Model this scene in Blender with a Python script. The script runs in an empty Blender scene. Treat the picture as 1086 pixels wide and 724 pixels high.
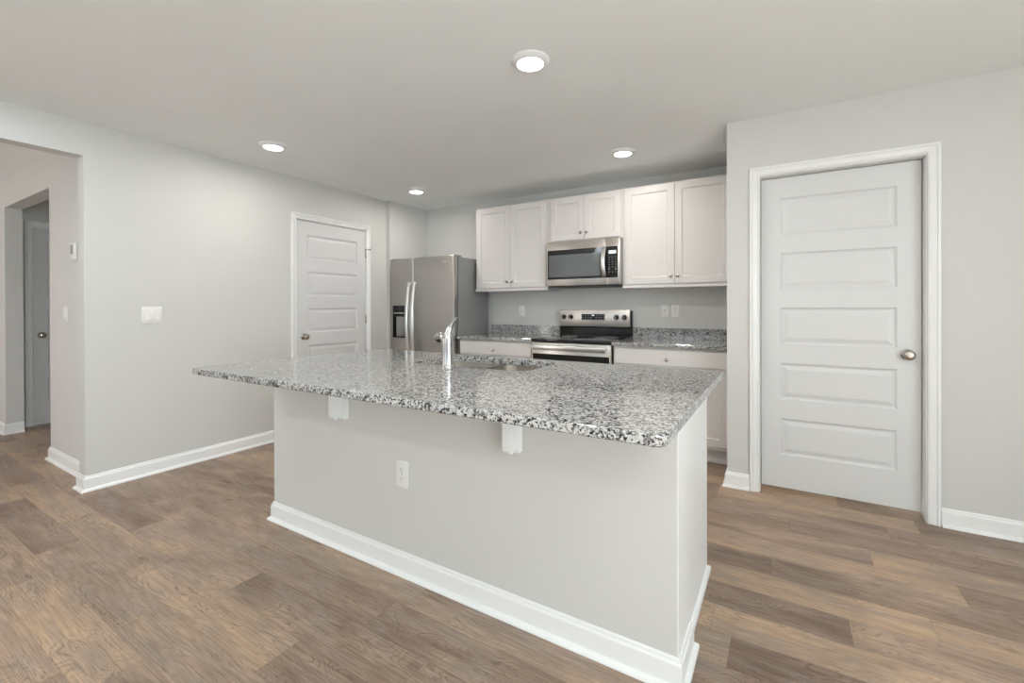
import bpy, bmesh, math, random
from mathutils import Vector, Matrix
random.seed(7)
PI = math.pi
S = bpy.context.scene
C = S.collection

# ------------------------------------------------------------------ camera, world, light, exposure
F_PX, CY = 472.93, 326.32
YAW, PITCH, ROLL, CAMH = 31.2294, -0.2118, 0.1668, 1.2178
cam_d = bpy.data.cameras.new('camera'); cam = bpy.data.objects.new('camera', cam_d); C.objects.link(cam)
cam_d.sensor_fit = 'HORIZONTAL'; cam_d.sensor_width = 36.0
cam_d.lens = F_PX / 1086 * 36.0
cam_d.shift_y = (CY - 362.0) / 1086
cam_d.clip_start = 0.05; cam_d.clip_end = 60
cam.matrix_world = (Matrix.Translation((0, 0, CAMH)) @ Matrix.Rotation(math.radians(YAW), 4, 'Z')
                    @ Matrix.Rotation(math.radians(90 + PITCH), 4, 'X') @ Matrix.Rotation(math.radians(-ROLL), 4, 'Z'))
S.camera = cam

S.view_settings.view_transform = 'Standard'; S.view_settings.look = 'None'
S.view_settings.gamma = 1.0; S.view_settings.use_curve_mapping = False
S.view_settings.exposure = 0.18

W = bpy.data.worlds.new('world'); S.world = W; W.use_nodes = True
W.node_tree.nodes['Background'].inputs[0].default_value = (0.85, 0.92, 1.0, 1)
W.node_tree.nodes['Background'].inputs[1].default_value = 1.0

def area_light(name, loc, aim, sx, sy, power, col, disk=False):
    d = bpy.data.lights.new(name, 'AREA'); d.shape = 'DISK' if disk else 'RECTANGLE'
    d.size = sx
    if not disk: d.size_y = sy
    d.energy = power; d.color = col
    o = bpy.data.objects.new(name, d); C.objects.link(o); o.location = loc
    o.rotation_euler = (Vector(aim) - Vector(loc)).to_track_quat('-Z', 'Y').to_euler()
    return o
# added area lights in unseen, added openings, put there to light the room
P_SIDE, P_REAR, P_FOYER, P_SUN = 116, 14, 27, 80
TILT_SIDE, TILT_REAR = 2.2, 6.7
DAY = (0.81, 0.935, 1.0)
area_light('added_daylight_side', (3.02, -1.35, 1.40), (-3, -1.35, 1.4 + TILT_SIDE), 3.2, 1.5, P_SIDE, DAY)
area_light('added_daylight_rear', (-2.3, -3.72, 1.25), (-2.3, 3, 1.25 + TILT_REAR), 1.6, 2.1, P_REAR, DAY)
area_light('added_entry_light', (-6.0, -1.98, 1.3), (-6.0, 3, 1.3), 1.4, 1.8, P_FOYER, (1.0, 0.91, 0.86))  # warm light added out of view to brighten the hall

sd = bpy.data.lights.new('added_sun', 'SUN'); sd.energy = P_SUN; sd.angle = 0.009; sd.color = (0.75, 0.90, 1.0)
so = bpy.data.objects.new('added_sun', sd); C.objects.link(so); so.location = (8, -2, 6)
so.rotation_euler = Vector((-0.72, 0.02, -0.69)).to_track_quat('-Z', 'Y').to_euler()   # added sunlight through the side window; floor bounce behind the camera lifts the ceiling

# ------------------------------------------------------------------ materials
def mat(name, col, rough=0.5, metal=0.0, spec=0.5, coat=0.0, emit=None, es=0.0):
    m = bpy.data.materials.new(name); m.use_nodes = True
    b = m.node_tree.nodes['Principled BSDF']
    b.inputs['Base Color'].default_value = (*col, 1); b.inputs['Roughness'].default_value = rough
    b.inputs['Metallic'].default_value = metal; b.inputs['Specular IOR Level'].default_value = spec
    if coat: b.inputs['Coat Weight'].default_value = coat; b.inputs['Coat Roughness'].default_value = 0.05
    if emit: b.inputs['Emission Color'].default_value = (*emit, 1); b.inputs['Emission Strength'].default_value = es
    return m
def nodes(m): return m.node_tree.nodes, m.node_tree.links, m.node_tree.nodes['Principled BSDF']
def N(nt, kind, **kw):
    n = nt.new(kind)
    for k, v in kw.items():
        if k.startswith('i_'):
            key = k[2:]; key = int(key) if key.isdigit() else key.replace('_', ' ')
            n.inputs[key].default_value = v
        else: setattr(n, k, v)
    return n
def math_n(nt, ln, op, a, b=None, c=None):
    n = nt.new('ShaderNodeMath'); n.operation = op
    for i, v in enumerate((a, b, c)):
        if v is None: continue
        if isinstance(v, (int, float)): n.inputs[i].default_value = v
        else: ln.new(v, n.inputs[i])
    return n.outputs[0]
def ramp(nt, ln, fac, stops, interp='LINEAR'):
    r = nt.new('ShaderNodeValToRGB'); cr = r.color_ramp; cr.interpolation = interp
    while len(cr.elements) < len(stops): cr.elements.new(0.5)
    for e, (p, c) in zip(cr.elements, stops):
        e.position = p; e.color = (*c, 1) if len(c) == 3 else c
    ln.new(fac, r.inputs[0]); return r
def mottled(name, col, rough, amt=0.03, scale=3.0, bump=0.0, bscale=250):
    m = mat(name, col, rough); nt, ln, b = nodes(m)
    tc = nt.new('ShaderNodeTexCoord'); n = N(nt, 'ShaderNodeTexNoise', i_Scale=scale, i_Detail=3.0)
    ln.new(tc.outputs['Object'], n.inputs['Vector'])
    lo = tuple(c * (1 - amt) for c in col); hi = tuple(min(1, c * (1 + amt)) for c in col)
    r = ramp(nt, ln, n.outputs['Fac'], [(0.3, lo), (0.7, hi)]); ln.new(r.outputs[0], b.inputs['Base Color'])
    if bump:
        n2 = N(nt, 'ShaderNodeTexNoise', i_Scale=bscale, i_Detail=2.0); ln.new(tc.outputs['Object'], n2.inputs['Vector'])
        bp = N(nt, 'ShaderNodeBump', i_Strength=bump, i_Distance=0.001); ln.new(n2.outputs['Fac'], bp.inputs['Height'])
        ln.new(bp.outputs[0], b.inputs['Normal'])
    return m

M_WALL = mottled('wall_paint', (0.640, 0.635, 0.610), 0.6, 0.012, 2.0, 0.15)
M_CEIL = mottled('ceiling_paint', (0.92, 0.94, 0.935), 0.85, 0.01, 2.0, 0.15)
M_TRIM = mat('trim_paint', (0.86, 0.86, 0.85), 0.35)
M_DOOR = mat('door_paint', (0.70, 0.70, 0.695), 0.38)
M_CAB = mat('cabinet_paint', (0.745, 0.715, 0.69), 0.38)
M_PLATE = mat('white_plastic', (0.80, 0.79, 0.77), 0.35)
M_DARKSLOT = mat('slot_dark', (0.06, 0.06, 0.06), 0.6)
M_GREYPL = mat('grey_plastic', (0.32, 0.31, 0.30), 0.4)
M_CHROME = mat('chrome', (0.52, 0.52, 0.52), 0.18, 1.0)
M_NICKEL = mat('satin_nickel', (0.50, 0.46, 0.42), 0.24, 1.0)
M_BLACK = mat('black_gloss', (0.012, 0.012, 0.013), 0.08)
M_BLACKM = mat('black_matte', (0.02, 0.02, 0.022), 0.45)
M_GLASSB = mat('oven_glass', (0.06, 0.065, 0.065), 0.06, 0.0, 0.9)
M_WIN = mat('microwave_glass', (0.13, 0.14, 0.14), 0.10, 0.0, 0.9)
M_FSIDE = mat('fridge_side_grey', (0.33, 0.33, 0.325), 0.42, 0.25)
M_LED = mat('lamp_lens', (1, 1, 1), 0.5, emit=(1.0, 0.98, 0.94), es=9.0)
M_DISP = mat('lit_display', (0.6, 0.7, 0.7), 0.4, emit=(0.75, 0.85, 0.85), es=0.35)
M_CLOCK = mat('lit_clock', (0.8, 0.9, 0.9), 0.4, emit=(0.85, 0.95, 1.0), es=1.0)
M_KEY = mat('key_print', (0.35, 0.35, 0.35), 0.5)

def brushed(name, col, rough, axis):
    m = mat(name, col, rough, 1.0); nt, ln, b = nodes(m)
    tc = nt.new('ShaderNodeTexCoord'); mp = nt.new('ShaderNodeMapping')
    mp.inputs['Scale'].default_value = {'x': (3, 900, 900), 'z': (900, 900, 3)}[axis]
    n = N(nt, 'ShaderNodeTexNoise', i_Scale=1.0, i_Detail=2.0)
    ln.new(tc.outputs['Object'], mp.inputs[0]); ln.new(mp.outputs[0], n.inputs['Vector'])
    r = ramp(nt, ln, n.outputs['Fac'], [(0.3, tuple(c * 0.93 for c in col)), (0.7, tuple(min(1, c * 1.05) for c in col))])
    ln.new(r.outputs[0], b.inputs['Base Color'])
    return m
M_STEEL = brushed('brushed_steel', (0.60, 0.565, 0.53), 0.30, 'x')
M_STEELV = brushed('fridge_steel', (0.47, 0.445, 0.42), 0.33, 'x')
M_HANDLE = mat('handle_steel', (0.78, 0.775, 0.75), 0.28, 1.0)
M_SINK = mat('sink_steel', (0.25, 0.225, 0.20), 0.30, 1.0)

def granite():
    m = mat('speckled_granite', (0.5, 0.5, 0.5), 0.085, 0.0, 0.8); nt, ln, b = nodes(m)
    tc = nt.new('ShaderNodeTexCoord')
    dn = N(nt, 'ShaderNodeTexNoise', i_Scale=160.0, i_Detail=2.0); ln.new(tc.outputs['Object'], dn.inputs['Vector'])
    sb = N(nt, 'ShaderNodeVectorMath', operation='SUBTRACT'); ln.new(dn.outputs['Color'], sb.inputs[0]); sb.inputs[1].default_value = (0.5,) * 3
    sc = N(nt, 'ShaderNodeVectorMath', operation='SCALE'); ln.new(sb.outputs[0], sc.inputs[0]); sc.inputs['Scale'].default_value = 0.009
    ad = N(nt, 'ShaderNodeVectorMath', operation='ADD'); ln.new(tc.outputs['Object'], ad.inputs[0]); ln.new(sc.outputs[0], ad.inputs[1])
    v = N(nt, 'ShaderNodeTexVoronoi', i_Scale=180.0); ln.new(ad.outputs[0], v.inputs['Vector'])
    sp = nt.new('ShaderNodeSeparateColor'); ln.new(v.outputs['Color'], sp.inputs[0])
    cl = N(nt, 'ShaderNodeTexNoise', i_Scale=38.0, i_Detail=3.0); ln.new(tc.outputs['Object'], cl.inputs['Vector'])
    cf = math_n(nt, ln, 'MULTIPLY_ADD', cl.outputs['Fac'], 0.9, -0.45)
    val = math_n(nt, ln, 'ADD', sp.outputs[0], cf)
    r = ramp(nt, ln, val, [(0.0, (0.015, 0.015, 0.017)), (0.19, (0.09, 0.092, 0.092)), (0.29, (0.22, 0.22, 0.218)),
                           (0.45, (0.40, 0.40, 0.39)), (0.60, (0.56, 0.56, 0.55)), (0.86, (0.50, 0.485, 0.47))], 'CONSTANT')
    ln.new(r.outputs[0], b.inputs['Base Color'])
    return m
M_GRAN = granite()

def plank_floor():
    m = mat('plank_vinyl', (0.4, 0.3, 0.24), 0.42, 0.0, 0.35); nt, ln, b = nodes(m)
    RW, PL, Y0 = 0.1665, 0.992, 0.487
    tc = nt.new('ShaderNodeTexCoord'); se = nt.new('ShaderNodeSeparateXYZ'); ln.new(tc.outputs['Object'], se.inputs[0])
    X, Y = se.outputs[0], se.outputs[1]
    ry = math_n(nt, ln, 'DIVIDE', math_n(nt, ln, 'SUBTRACT', Y, Y0), RW)
    row = math_n(nt, ln, 'FLOOR', ry)
    fy = math_n(nt, ln, 'FRACT', ry)
    known = {0: -1.891, 1: -2.155, 2: -1.506, 3: -2.04, 5: -3.30, 8: -0.236, 9: 0.218, 10: 0.487, 11: -0.045,
             12: 0.646, 13: 0.365, 14: 0.033, 15: 0.485, 17: 0.29}
    rnd = random.Random(3); stops = []
    NR = 32
    for k in range(NR):
        off = known.get(k, known.get(k, rnd.uniform(0, PL)))
        o = (off % PL) / PL
        stops.append((k / NR, (o, o, o)))
    idx = math_n(nt, ln, 'DIVIDE', math_n(nt, ln, 'ADD', math_n(nt, ln, 'FLOORED_MODULO', row, float(NR)), 0.5), float(NR))
    rr = ramp(nt, ln, idx, stops, 'CONSTANT')
    px = math_n(nt, ln, 'SUBTRACT', math_n(nt, ln, 'DIVIDE', X, PL), rr.outputs[0])
    pid = math_n(nt, ln, 'FLOOR', px); fx = math_n(nt, ln, 'FRACT', px)
    cv = nt.new('ShaderNodeCombineXYZ'); ln.new(pid, cv.inputs[0]); ln.new(row, cv.inputs[1])
    wn = N(nt, 'ShaderNodeTexWhiteNoise', noise_dimensions='2D'); ln.new(cv.outputs[0], wn.inputs['Vector'])
    ws = nt.new('ShaderNodeSeparateColor'); ln.new(wn.outputs['Color'], ws.inputs[0])
    # grain coordinates, shifted plank by plank
    gx = math_n(nt, ln, 'MULTIPLY_ADD', ws.outputs[1], 37.0, X); gy = math_n(nt, ln, 'MULTIPLY_ADD', ws.outputs[2], 19.0, Y)
    gv = nt.new('ShaderNodeCombineXYZ'); ln.new(gx, gv.inputs[0]); ln.new(gy, gv.inputs[1])
    def noise(scale, sv, det=3.0, dist=0.0, rough=0.5):
        mp = nt.new('ShaderNodeMapping'); mp.inputs['Scale'].default_value = sv; ln.new(gv.outputs[0], mp.inputs[0])
        n = N(nt, 'ShaderNodeTexNoise', i_Scale=scale, i_Detail=det, i_Distortion=dist, i_Roughness=rough); ln.new(mp.outputs[0], n.inputs['Vector'])
        return n.outputs['Fac']
    fld = noise(1.0, (1.3, 7.0, 1), 2.5, 0.7)               # cathedral field: contour lines of it are the figure
    rings0 = math_n(nt, ln, 'SINE', math_n(nt, ln, 'MULTIPLY', fld, 240.0))
    rings = math_n(nt, ln, 'SUBTRACT', 0.35, math_n(nt, ln, 'POWER', math_n(nt, ln, 'MULTIPLY_ADD', rings0, 0.5, 0.5), 4.0))
    fine = noise(1.0, (5.0, 190.0, 1), 5.0, 0.35, 0.7)
    patch = noise(1.0, (2.0, 7.0, 1), 4.0, 0.8, 0.6)
    mott = noise(1.0, (14.0, 34.0, 1), 4.0, 0.5, 0.6)
    knot = noise(1.0, (5.0, 11.0, 1), 1.0)
    # base tone: mix between warm tan and grey brown by patch
    t1 = math_n(nt, ln, 'MULTIPLY_ADD', math_n(nt, ln, 'SUBTRACT', ws.outputs[0], 0.5), 0.42, patch)
    base = ramp(nt, ln, t1, [(0.20, (0.205, 0.138, 0.100)), (0.42, (0.315, 0.222, 0.163)), (0.55, (0.385, 0.278, 0.203)),
                             (0.68, (0.45, 0.315, 0.215)), (0.84, (0.50, 0.350, 0.232))])
    grey = ramp(nt, ln, noise(1.0, (3.0, 12.0, 1), 3.0, 1.0), [(0.45, (0, 0, 0)), (0.68, (1, 1, 1))])
    mx = N(nt, 'ShaderNodeMix', data_type='RGBA'); mx.inputs[7].default_value = (0.315, 0.258, 0.220, 1)
    ln.new(math_n(nt, ln, 'MULTIPLY', grey.outputs[0], 0.55), mx.inputs[0]); ln.new(base.outputs[0], mx.inputs[6])
    # value multiplier from rings, fine grain, mottling, seams
    msk = ramp(nt, ln, noise(1.0, (3.0, 9.0, 1), 3.0, 0.5), [(0.44, (0.12, 0.12, 0.12)), (0.62, (1, 1, 1))])
    v = math_n(nt, ln, 'MULTIPLY_ADD', math_n(nt, ln, 'MULTIPLY', rings, msk.outputs[0]), 0.36, 0.96)
    v = math_n(nt, ln, 'ADD', v, math_n(nt, ln, 'MULTIPLY_ADD', fine, 1.7, -0.87))
    v = math_n(nt, ln, 'ADD', v, math_n(nt, ln, 'MULTIPLY_ADD', mott, 0.24, -0.12))
    kn = ramp(nt, ln, knot, [(0.70, (0, 0, 0)), (0.80, (1, 1, 1))])
    v = math_n(nt, ln, 'SUBTRACT', v, math_n(nt, ln, 'MULTIPLY', kn.outputs[0], 0.4))
    ey = math_n(nt, ln, 'MINIMUM', fy, math_n(nt, ln, 'SUBTRACT', 1.0, fy))
    ex = math_n(nt, ln, 'MULTIPLY', math_n(nt, ln, 'MINIMUM', fx, math_n(nt, ln, 'SUBTRACT', 1.0, fx)), PL / RW)
    seam = math_n(nt, ln, 'LESS_THAN', math_n(nt, ln, 'MINIMUM', ex, ey), 0.008)
    v = math_n(nt, ln, 'SUBTRACT', v, math_n(nt, ln, 'MULTIPLY', seam, 0.22))
    vm = N(nt, 'ShaderNodeVectorMath', operation='SCALE'); ln.new(mx.outputs[2], vm.inputs[0]); ln.new(v, vm.inputs['Scale'])
    ln.new(vm.outputs[0], b.inputs['Base Color'])
    bp = N(nt, 'ShaderNodeBump', i_Strength=0.12, i_Distance=0.0006); ln.new(fine, bp.inputs['Height']); ln.new(bp.outputs[0], b.inputs['Normal'])
    return m
M_FLOOR = plank_floor()

# ------------------------------------------------------------------ mesh helpers
def link(name, bm, m, parent=None, smooth=False):
    bmesh.ops.recalc_face_normals(bm, faces=bm.faces)
    me = bpy.data.meshes.new(name); bm.to_mesh(me); bm.free()
    for mm in (m if isinstance(m, (list, tuple)) else [m]): me.materials.append(mm)
    if smooth:
        for p in me.polygons: p.use_smooth = True
        if smooth != 'all': me.set_sharp_from_angle(angle=math.radians(38))
    o = bpy.data.objects.new(name, me); C.objects.link(o)
    if parent: o.parent = parent
    return o
def bx(bm, x0, x1, y0, y1, z0, z1, bev=0.0, seg=2, mi=0):
    vs = bmesh.ops.create_cube(bm, size=1.0)['verts']
    for v in vs:
        v.co = Vector(((x0 + x1) / 2 + v.co.x * (x1 - x0), (y0 + y1) / 2 + v.co.y * (y1 - y0), (z0 + z1) / 2 + v.co.z * (z1 - z0)))
    fs = {f for v in vs for f in v.link_faces}
    for f in fs: f.material_index = mi
    if bev > 0:
        es = list({e for v in vs for e in v.link_edges})
        bmesh.ops.bevel(bm, geom=es, offset=bev, segments=seg, affect='EDGES', profile=0.5)
def BX(*a, **k):
    bm = bmesh.new(); bx(bm, *a, **k); return bm
def lathe(bm, prof, c=(0, 0, 0), axis='z', n=28, caps=True, mi=0):
    rings = []
    for r, h in prof:
        ring = []
        for i in range(n):
            a = 2 * PI * i / n; p = (r * math.cos(a), r * math.sin(a), h)
            if axis == 'y': p = (p[0], h, p[1])
            if axis == 'x': p = (h, p[0], p[1])
            ring.append(bm.verts.new((c[0] + p[0], c[1] + p[1], c[2] + p[2])))
        rings.append(ring)
    for A, B in zip(rings, rings[1:]):
        for i in range(n):
            f = bm.faces.new((A[i], A[(i + 1) % n], B[(i + 1) % n], B[i])); f.material_index = mi
    if caps:
        bm.faces.new(rings[0]).material_index = mi; bm.faces.new(rings[-1]).material_index = mi
def tube(bm, pts, rad, n=16, flat=1.0, up=Vector((0, 0, 1))):
    rings = []
    P = [Vector(p) for p in pts]
    for i, p in enumerate(P):
        t = (P[min(i + 1, len(P) - 1)] - P[max(i - 1, 0)]).normalized()
        s = t.cross(up)
        if s.length < 1e-3: s = t.cross(Vector((0, 1, 0)))
        s.normalize(); u = s.cross(t).normalized()
        r = rad[i] if isinstance(rad, (list, tuple)) else rad
        rings.append([bm.verts.new(p + s * r * math.cos(2 * PI * k / n) + u * r * flat * math.sin(2 * PI * k / n)) for k in range(n)])
    for A, B in zip(rings, rings[1:]):
        for k in range(n): bm.faces.new((A[k], A[(k + 1) % n], B[(k + 1) % n], B[k]))
    bm.faces.new(rings[0]); bm.faces.new(rings[-1])
def sweep(bm, path, prof, mapf, closed=False):
    """mitred sweep: path in a plane (a,b); prof = [(offset to the right of travel, height)]; mapf(a,b,h)->xyz"""
    P = [Vector(p) for p in path]; n = len(P); rings = []
    for i in range(n):
        d1 = (P[i] - P[i - 1]).normalized() if (i > 0 or closed) else None
        d2 = (P[(i + 1) % n] - P[i]).normalized() if (i < n - 1 or closed) else None
        if d1 is None: d1 = d2
        if d2 is None: d2 = d1
        n1 = Vector((d1.y, -d1.x)); n2 = Vector((d2.y, -d2.x))
        m = (n1 + n2); m = m / m.dot(n1) if m.length > 1e-6 else n1
        rings.append([bm.verts.new(mapf(P[i].x + m.x * o, P[i].y + m.y * o, h)) for o, h in prof])
    k = len(prof)
    for A, B in (list(zip(rings, rings[1:])) + ([(rings[-1], rings[0])] if closed else [])):
        for j in range(k):
            bm.faces.new((A[j], A[(j + 1) % k], B[(j + 1) % k], B[j]))
    if not closed: bm.faces.new(rings[0]); bm.faces.new(rings[-1])
def extrude_poly(bm, pts, a0, a1, mapf):
    A = [bm.verts.new(mapf(p[0], p[1], a0)) for p in pts]; B = [bm.verts.new(mapf(p[0], p[1], a1)) for p in pts]
    n = len(pts)
    for i in range(n): bm.faces.new((A[i], A[(i + 1) % n], B[(i + 1) % n], B[i]))
    bm.faces.new(A); bm.faces.new(B)
def panel_slab(W_, H_, T_, panels, prof, edge=0.002):
    """slab x 0..W, z 0..H, front at y=0 looking to -y, back at y=T; panels = [(x0,x1,z0,z1)] in one column"""
    bm = bmesh.new()
    def q(a): bm.faces.new([bm.verts.new(p) for p in a])
    def ring(r0, y0, r1, y1):
        a = [(r0[0], y0, r0[2]), (r0[1], y0, r0[2]), (r0[1], y0, r0[3]), (r0[0], y0, r0[3])]
        b = [(r1[0], y1, r1[2]), (r1[1], y1, r1[2]), (r1[1], y1, r1[3]), (r1[0], y1, r1[3])]
        for i in range(4): j = (i + 1) % 4; q((a[i], a[j], b[j], b[i]))
    full = (0, W_, 0, H_); inn = (edge, W_ - edge, edge, H_ - edge)
    ring(full, T_, full, edge); ring(full, edge, inn, 0)
    q([(0, T_, 0), (W_, T_, 0), (W_, T_, H_), (0, T_, H_)])
    pn = sorted(panels, key=lambda p: p[2])
    if pn:
        x0, x1 = pn[0][0], pn[0][1]
        q([(inn[0], 0, inn[2]), (x0, 0, inn[2]), (x0, 0, inn[3]), (inn[0], 0, inn[3])])
        q([(x1, 0, inn[2]), (inn[1], 0, inn[2]), (inn[1], 0, inn[3]), (x1, 0, inn[3])])
        zs = [inn[2]] + [z for p in pn for z in (p[2], p[3])] + [inn[3]]
        for i in range(0, len(zs), 2): q([(x0, 0, zs[i]), (x1, 0, zs[i]), (x1, 0, zs[i + 1]), (x0, 0, zs[i + 1])])
        for p in pn:
            last = (p, 0.0)
            for ins, dep in prof:
                r = (p[0] + ins, p[1] - ins, p[2] + ins, p[3] - ins); ring(last[0], last[1], r, dep); last = (r, dep)
            r, d = last; q([(r[0], d, r[2]), (r[1], d, r[2]), (r[1], d, r[3]), (r[0], d, r[3])])
    else:
        q([(inn[0], 0, inn[2]), (inn[1], 0, inn[2]), (inn[1], 0, inn[3]), (inn[0], 0, inn[3])])
    bmesh.ops.remove_doubles(bm, verts=bm.verts, dist=1e-5)
    return bm
def rrect(x0, x1, y0, y1, r, n=6):
    rs = r if isinstance(r, (list, tuple)) else (r,) * 4
    out = []
    for (cx, cy, a0), rr in zip((((x1, y0), 0, -90), ((x1, y1), 0, 0), ((x0, y1), 0, 90), ((x0, y0), 0, 180)), rs) if False else []: pass
    corners = [(x1 - rs[0], y0 + rs[0], -90, rs[0]), (x1 - rs[1], y1 - rs[1], 0, rs[1]), (x0 + rs[2], y1 - rs[2], 90, rs[2]), (x0 + rs[3], y0 + rs[3], 180, rs[3])]
    for cx, cy, a0, rr in corners:
        for i in range(n + 1):
            a = math.radians(a0 + 90 * i / n); out.append((cx + rr * math.cos(a), cy + rr * math.sin(a)))
    return out

# ------------------------------------------------------------------ things
def thing(name, label, cat, loc=(0, 0, 0), rz=0.0, group=None):
    o = bpy.data.objects.new(name, None); C.objects.link(o); o.empty_display_size = 0.1
    o.location = loc; o.rotation_euler = (0, 0, rz); o['label'] = label; o['category'] = cat
    if group: o['group'] = group
    return o
def tag(o, label, cat, group=None):
    o['label'] = label; o['category'] = cat
    if group: o['group'] = group
    return o
def struct(name, bm, m, parent=None, smooth=False):
    o = link(name, bm, m, parent, smooth)
    if parent is None: o['kind'] = 'structure'
    return o
def part(name, bm, m, parent, label=None, smooth=False, loc=None):
    o = link(name, bm, m, parent, smooth)
    if label: o['label'] = label
    if loc: o.location = loc
    return o
def copy_tree(o, parent=None):
    c = o.copy(); C.objects.link(c); c.parent = parent
    for ch in list(o.children): copy_tree(ch, c)
    return c
def dup(root, loc, label, rz=None):
    r = copy_tree(root); r.location = loc; r['label'] = label
    if rz is not None: r.rotation_euler = (0, 0, rz)
    return r

# ------------------------------------------------------------------ dimensions (metres)
ZC = 2.442
XW = -3.945; XWB = -4.06          # left wall faces
Y1 = 3.328; Y2 = 4.322            # pantry wall face, kitchen back wall face
XR = -0.32                        # corner of the pantry wall
XE, YS = 2.92, -3.6               # right hand and rear walls of the room
YH = 1.138                        # entry hall wall face
WT = 0.115

# ------------------------------------------------------------------ room shell
bm = BX(-7.6, 3.2, -3.9, 4.7, -0.08, 0.0); struct('floor', bm, M_FLOOR)
bm = BX(-7.6, 3.2, -3.9, 4.7, ZC, ZC + 0.1); struct('ceiling', bm, M_CEIL)

OPY0, OPZ = -0.75, 2.2207
DLY0, DLY1, DLZ = 2.562, 3.386, 2.056
bm = bmesh.new()                                       # left wall: opening to the hall, then door_1
bx(bm, XWB, XW, YS, OPY0, 0, ZC); bx(bm, XWB, XW, OPY0, 1.055, OPZ, ZC)
bx(bm, XWB, XW, 1.055, DLY0, 0, ZC); bx(bm, XWB, XW, DLY0, DLY1, DLZ, ZC)
bx(bm, XWB, XW, DLY1, 3.682, 0, ZC)
bx(bm, XWB, -3.885, 3.682, Y2 + WT, 0, ZC)             # furred-out stretch beside the refrigerator
struct('wall_left', bm, M_WALL)
bm = BX(-3.885, XR + WT, Y2, Y2 + WT, 0, ZC); struct('wall_back', bm, M_WALL)
RX0, RX1, RZ = -0.128, 0.690, 2.058
bm = bmesh.new()
bx(bm, XR, RX0, Y1, Y1 + WT, 0, ZC); bx(bm, RX0, RX1, Y1, Y1 + WT, RZ, ZC); bx(bm, RX1, XE + 0.1, Y1, Y1 + WT, 0, ZC)
bx(bm, XR, XR + WT, Y1 + WT, Y2, 0, ZC)
struct('wall_right', bm, M_WALL)
bm = BX(XR + WT, 1.2, Y1 + 0.75, Y1 + 0.80, 0, ZC); struct('wall_pantry', bm, M_WALL)

WS = (-2.95, 0.25, 0.65, 2.15)   # side window opening, out of view, added to let light in
bm = bmesh.new()
bx(bm, XE, XE + WT, YS, WS[0], 0, ZC); bx(bm, XE, XE + WT, WS[1], Y1, 0, ZC)
bx(bm, XE, XE + WT, WS[0], WS[1], 0, WS[2]); bx(bm, XE, XE + WT, WS[0], WS[1], WS[3], ZC)
struct('wall_side', bm, M_WALL)
WR = (-3.15, -1.45, 0.15, 2.3)  # rear opening, put in for light from behind the camera
bm = bmesh.new()
bx(bm, XWB, WR[0], YS - WT, YS, 0, ZC); bx(bm, WR[1], XE + WT, YS - WT, YS, 0, ZC)
bx(bm, WR[0], WR[1], YS - WT, YS, 0, WR[2]); bx(bm, WR[0], WR[1], YS - WT, YS, WR[3], ZC)
struct('wall_rear', bm, M_WALL)
def win_frame(name, horiz, a0, a1, z0, z1, at, mull):
    bm = bmesh.new(); t = 0.05
    def b(u0, u1, w0, w1):
        if horiz: bx(bm, u0, u1, at - 0.03, at + 0.03, w0, w1, 0.004)
        else: bx(bm, at - 0.03, at + 0.03, u0, u1, w0, w1, 0.004)
    b(a0, a1, z0, z0 + t); b(a0, a1, z1 - t, z1); b(a0, a0 + t, z0, z1); b(a1 - t, a1, z0, z1)
    for k in range(1, mull): c = a0 + (a1 - a0) * k / mull; b(c - 0.03, c + 0.03, z0, z1)
    struct(name, bm, M_TRIM)
win_frame('added_window_1', False, WS[0], WS[1], WS[2], WS[3], XE + 0.05, 3)  # frame of the added, unseen side window
win_frame('added_window_2', True, WR[0], WR[1], WR[2], WR[3], YS - 0.05, 3)  # frame of the added, unseen rear window

# entry hall beyond the opening
HXR, HXL, HZ = -5.03, -6.38, 2.18
bm = bmesh.new()
bx(bm, HXR, XWB, YH, YH + 0.12, 0, ZC); bx(bm, HXL, HXR, YH, YH + 0.12, HZ, ZC); bx(bm, -7.5, HXL, YH, YH + 0.12, 0, ZC)
struct('wall_hall', bm, M_WALL)
bm = bmesh.new(); bx(bm, -7.5, -7.4, -2.1, YH, 0, ZC); bx(bm, -7.5, -6.8, -2.1, -2.0, 0, ZC); bx(bm, -5.2, XWB, -2.1, -2.0, 0, ZC)
bx(bm, -6.8, -5.2, -2.1, -2.0, 2.25, ZC); bx(bm, -6.8, -5.2, -2.1, -2.0, 0, 0.35)
struct('wall_entry', bm, M_WALL)
HDX = -6.60; HD0, HD1 = 1.366, 2.140
bm = bmesh.new(); bx(bm, HDX - WT, HDX, YH + 0.12, HD0, 0, ZC); bx(bm, HDX - WT, HDX, HD0, HD1, 2.05, ZC); bx(bm, HDX - WT, HDX, HD1, 3.2, 0, ZC)
struct('wall_passage_left', bm, M_WALL)
bm = bmesh.new(); bx(bm, HXR, HXR + 0.1, YH + 0.12, 3.2, 0, ZC); bx(bm, HDX, HXR, 3.1, 3.2, 0, ZC)
struct('wall_passage_right', bm, M_WALL)

# baseboards with shoe moulding
BASE = [(0, 0), (0.029, 0), (0.0285, 0.006), (0.025, 0.013), (0.019, 0.018), (0.0135, 0.0195), (0.0135, 0.076), (0.0125, 0.083),
        (0.008, 0.088), (0.0065, 0.097), (0.003, 0.101), (0, 0.101)]
mp_xy = lambda a, b, h: (a, b, h)
def baseboard(name, path, parent=None, m=None):
    bm = bmesh.new(); sweep(bm, path, BASE, mp_xy)
    if parent is None: return struct(name, bm, m or M_TRIM)
    return part(name, bm, m or M_TRIM, parent)
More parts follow.
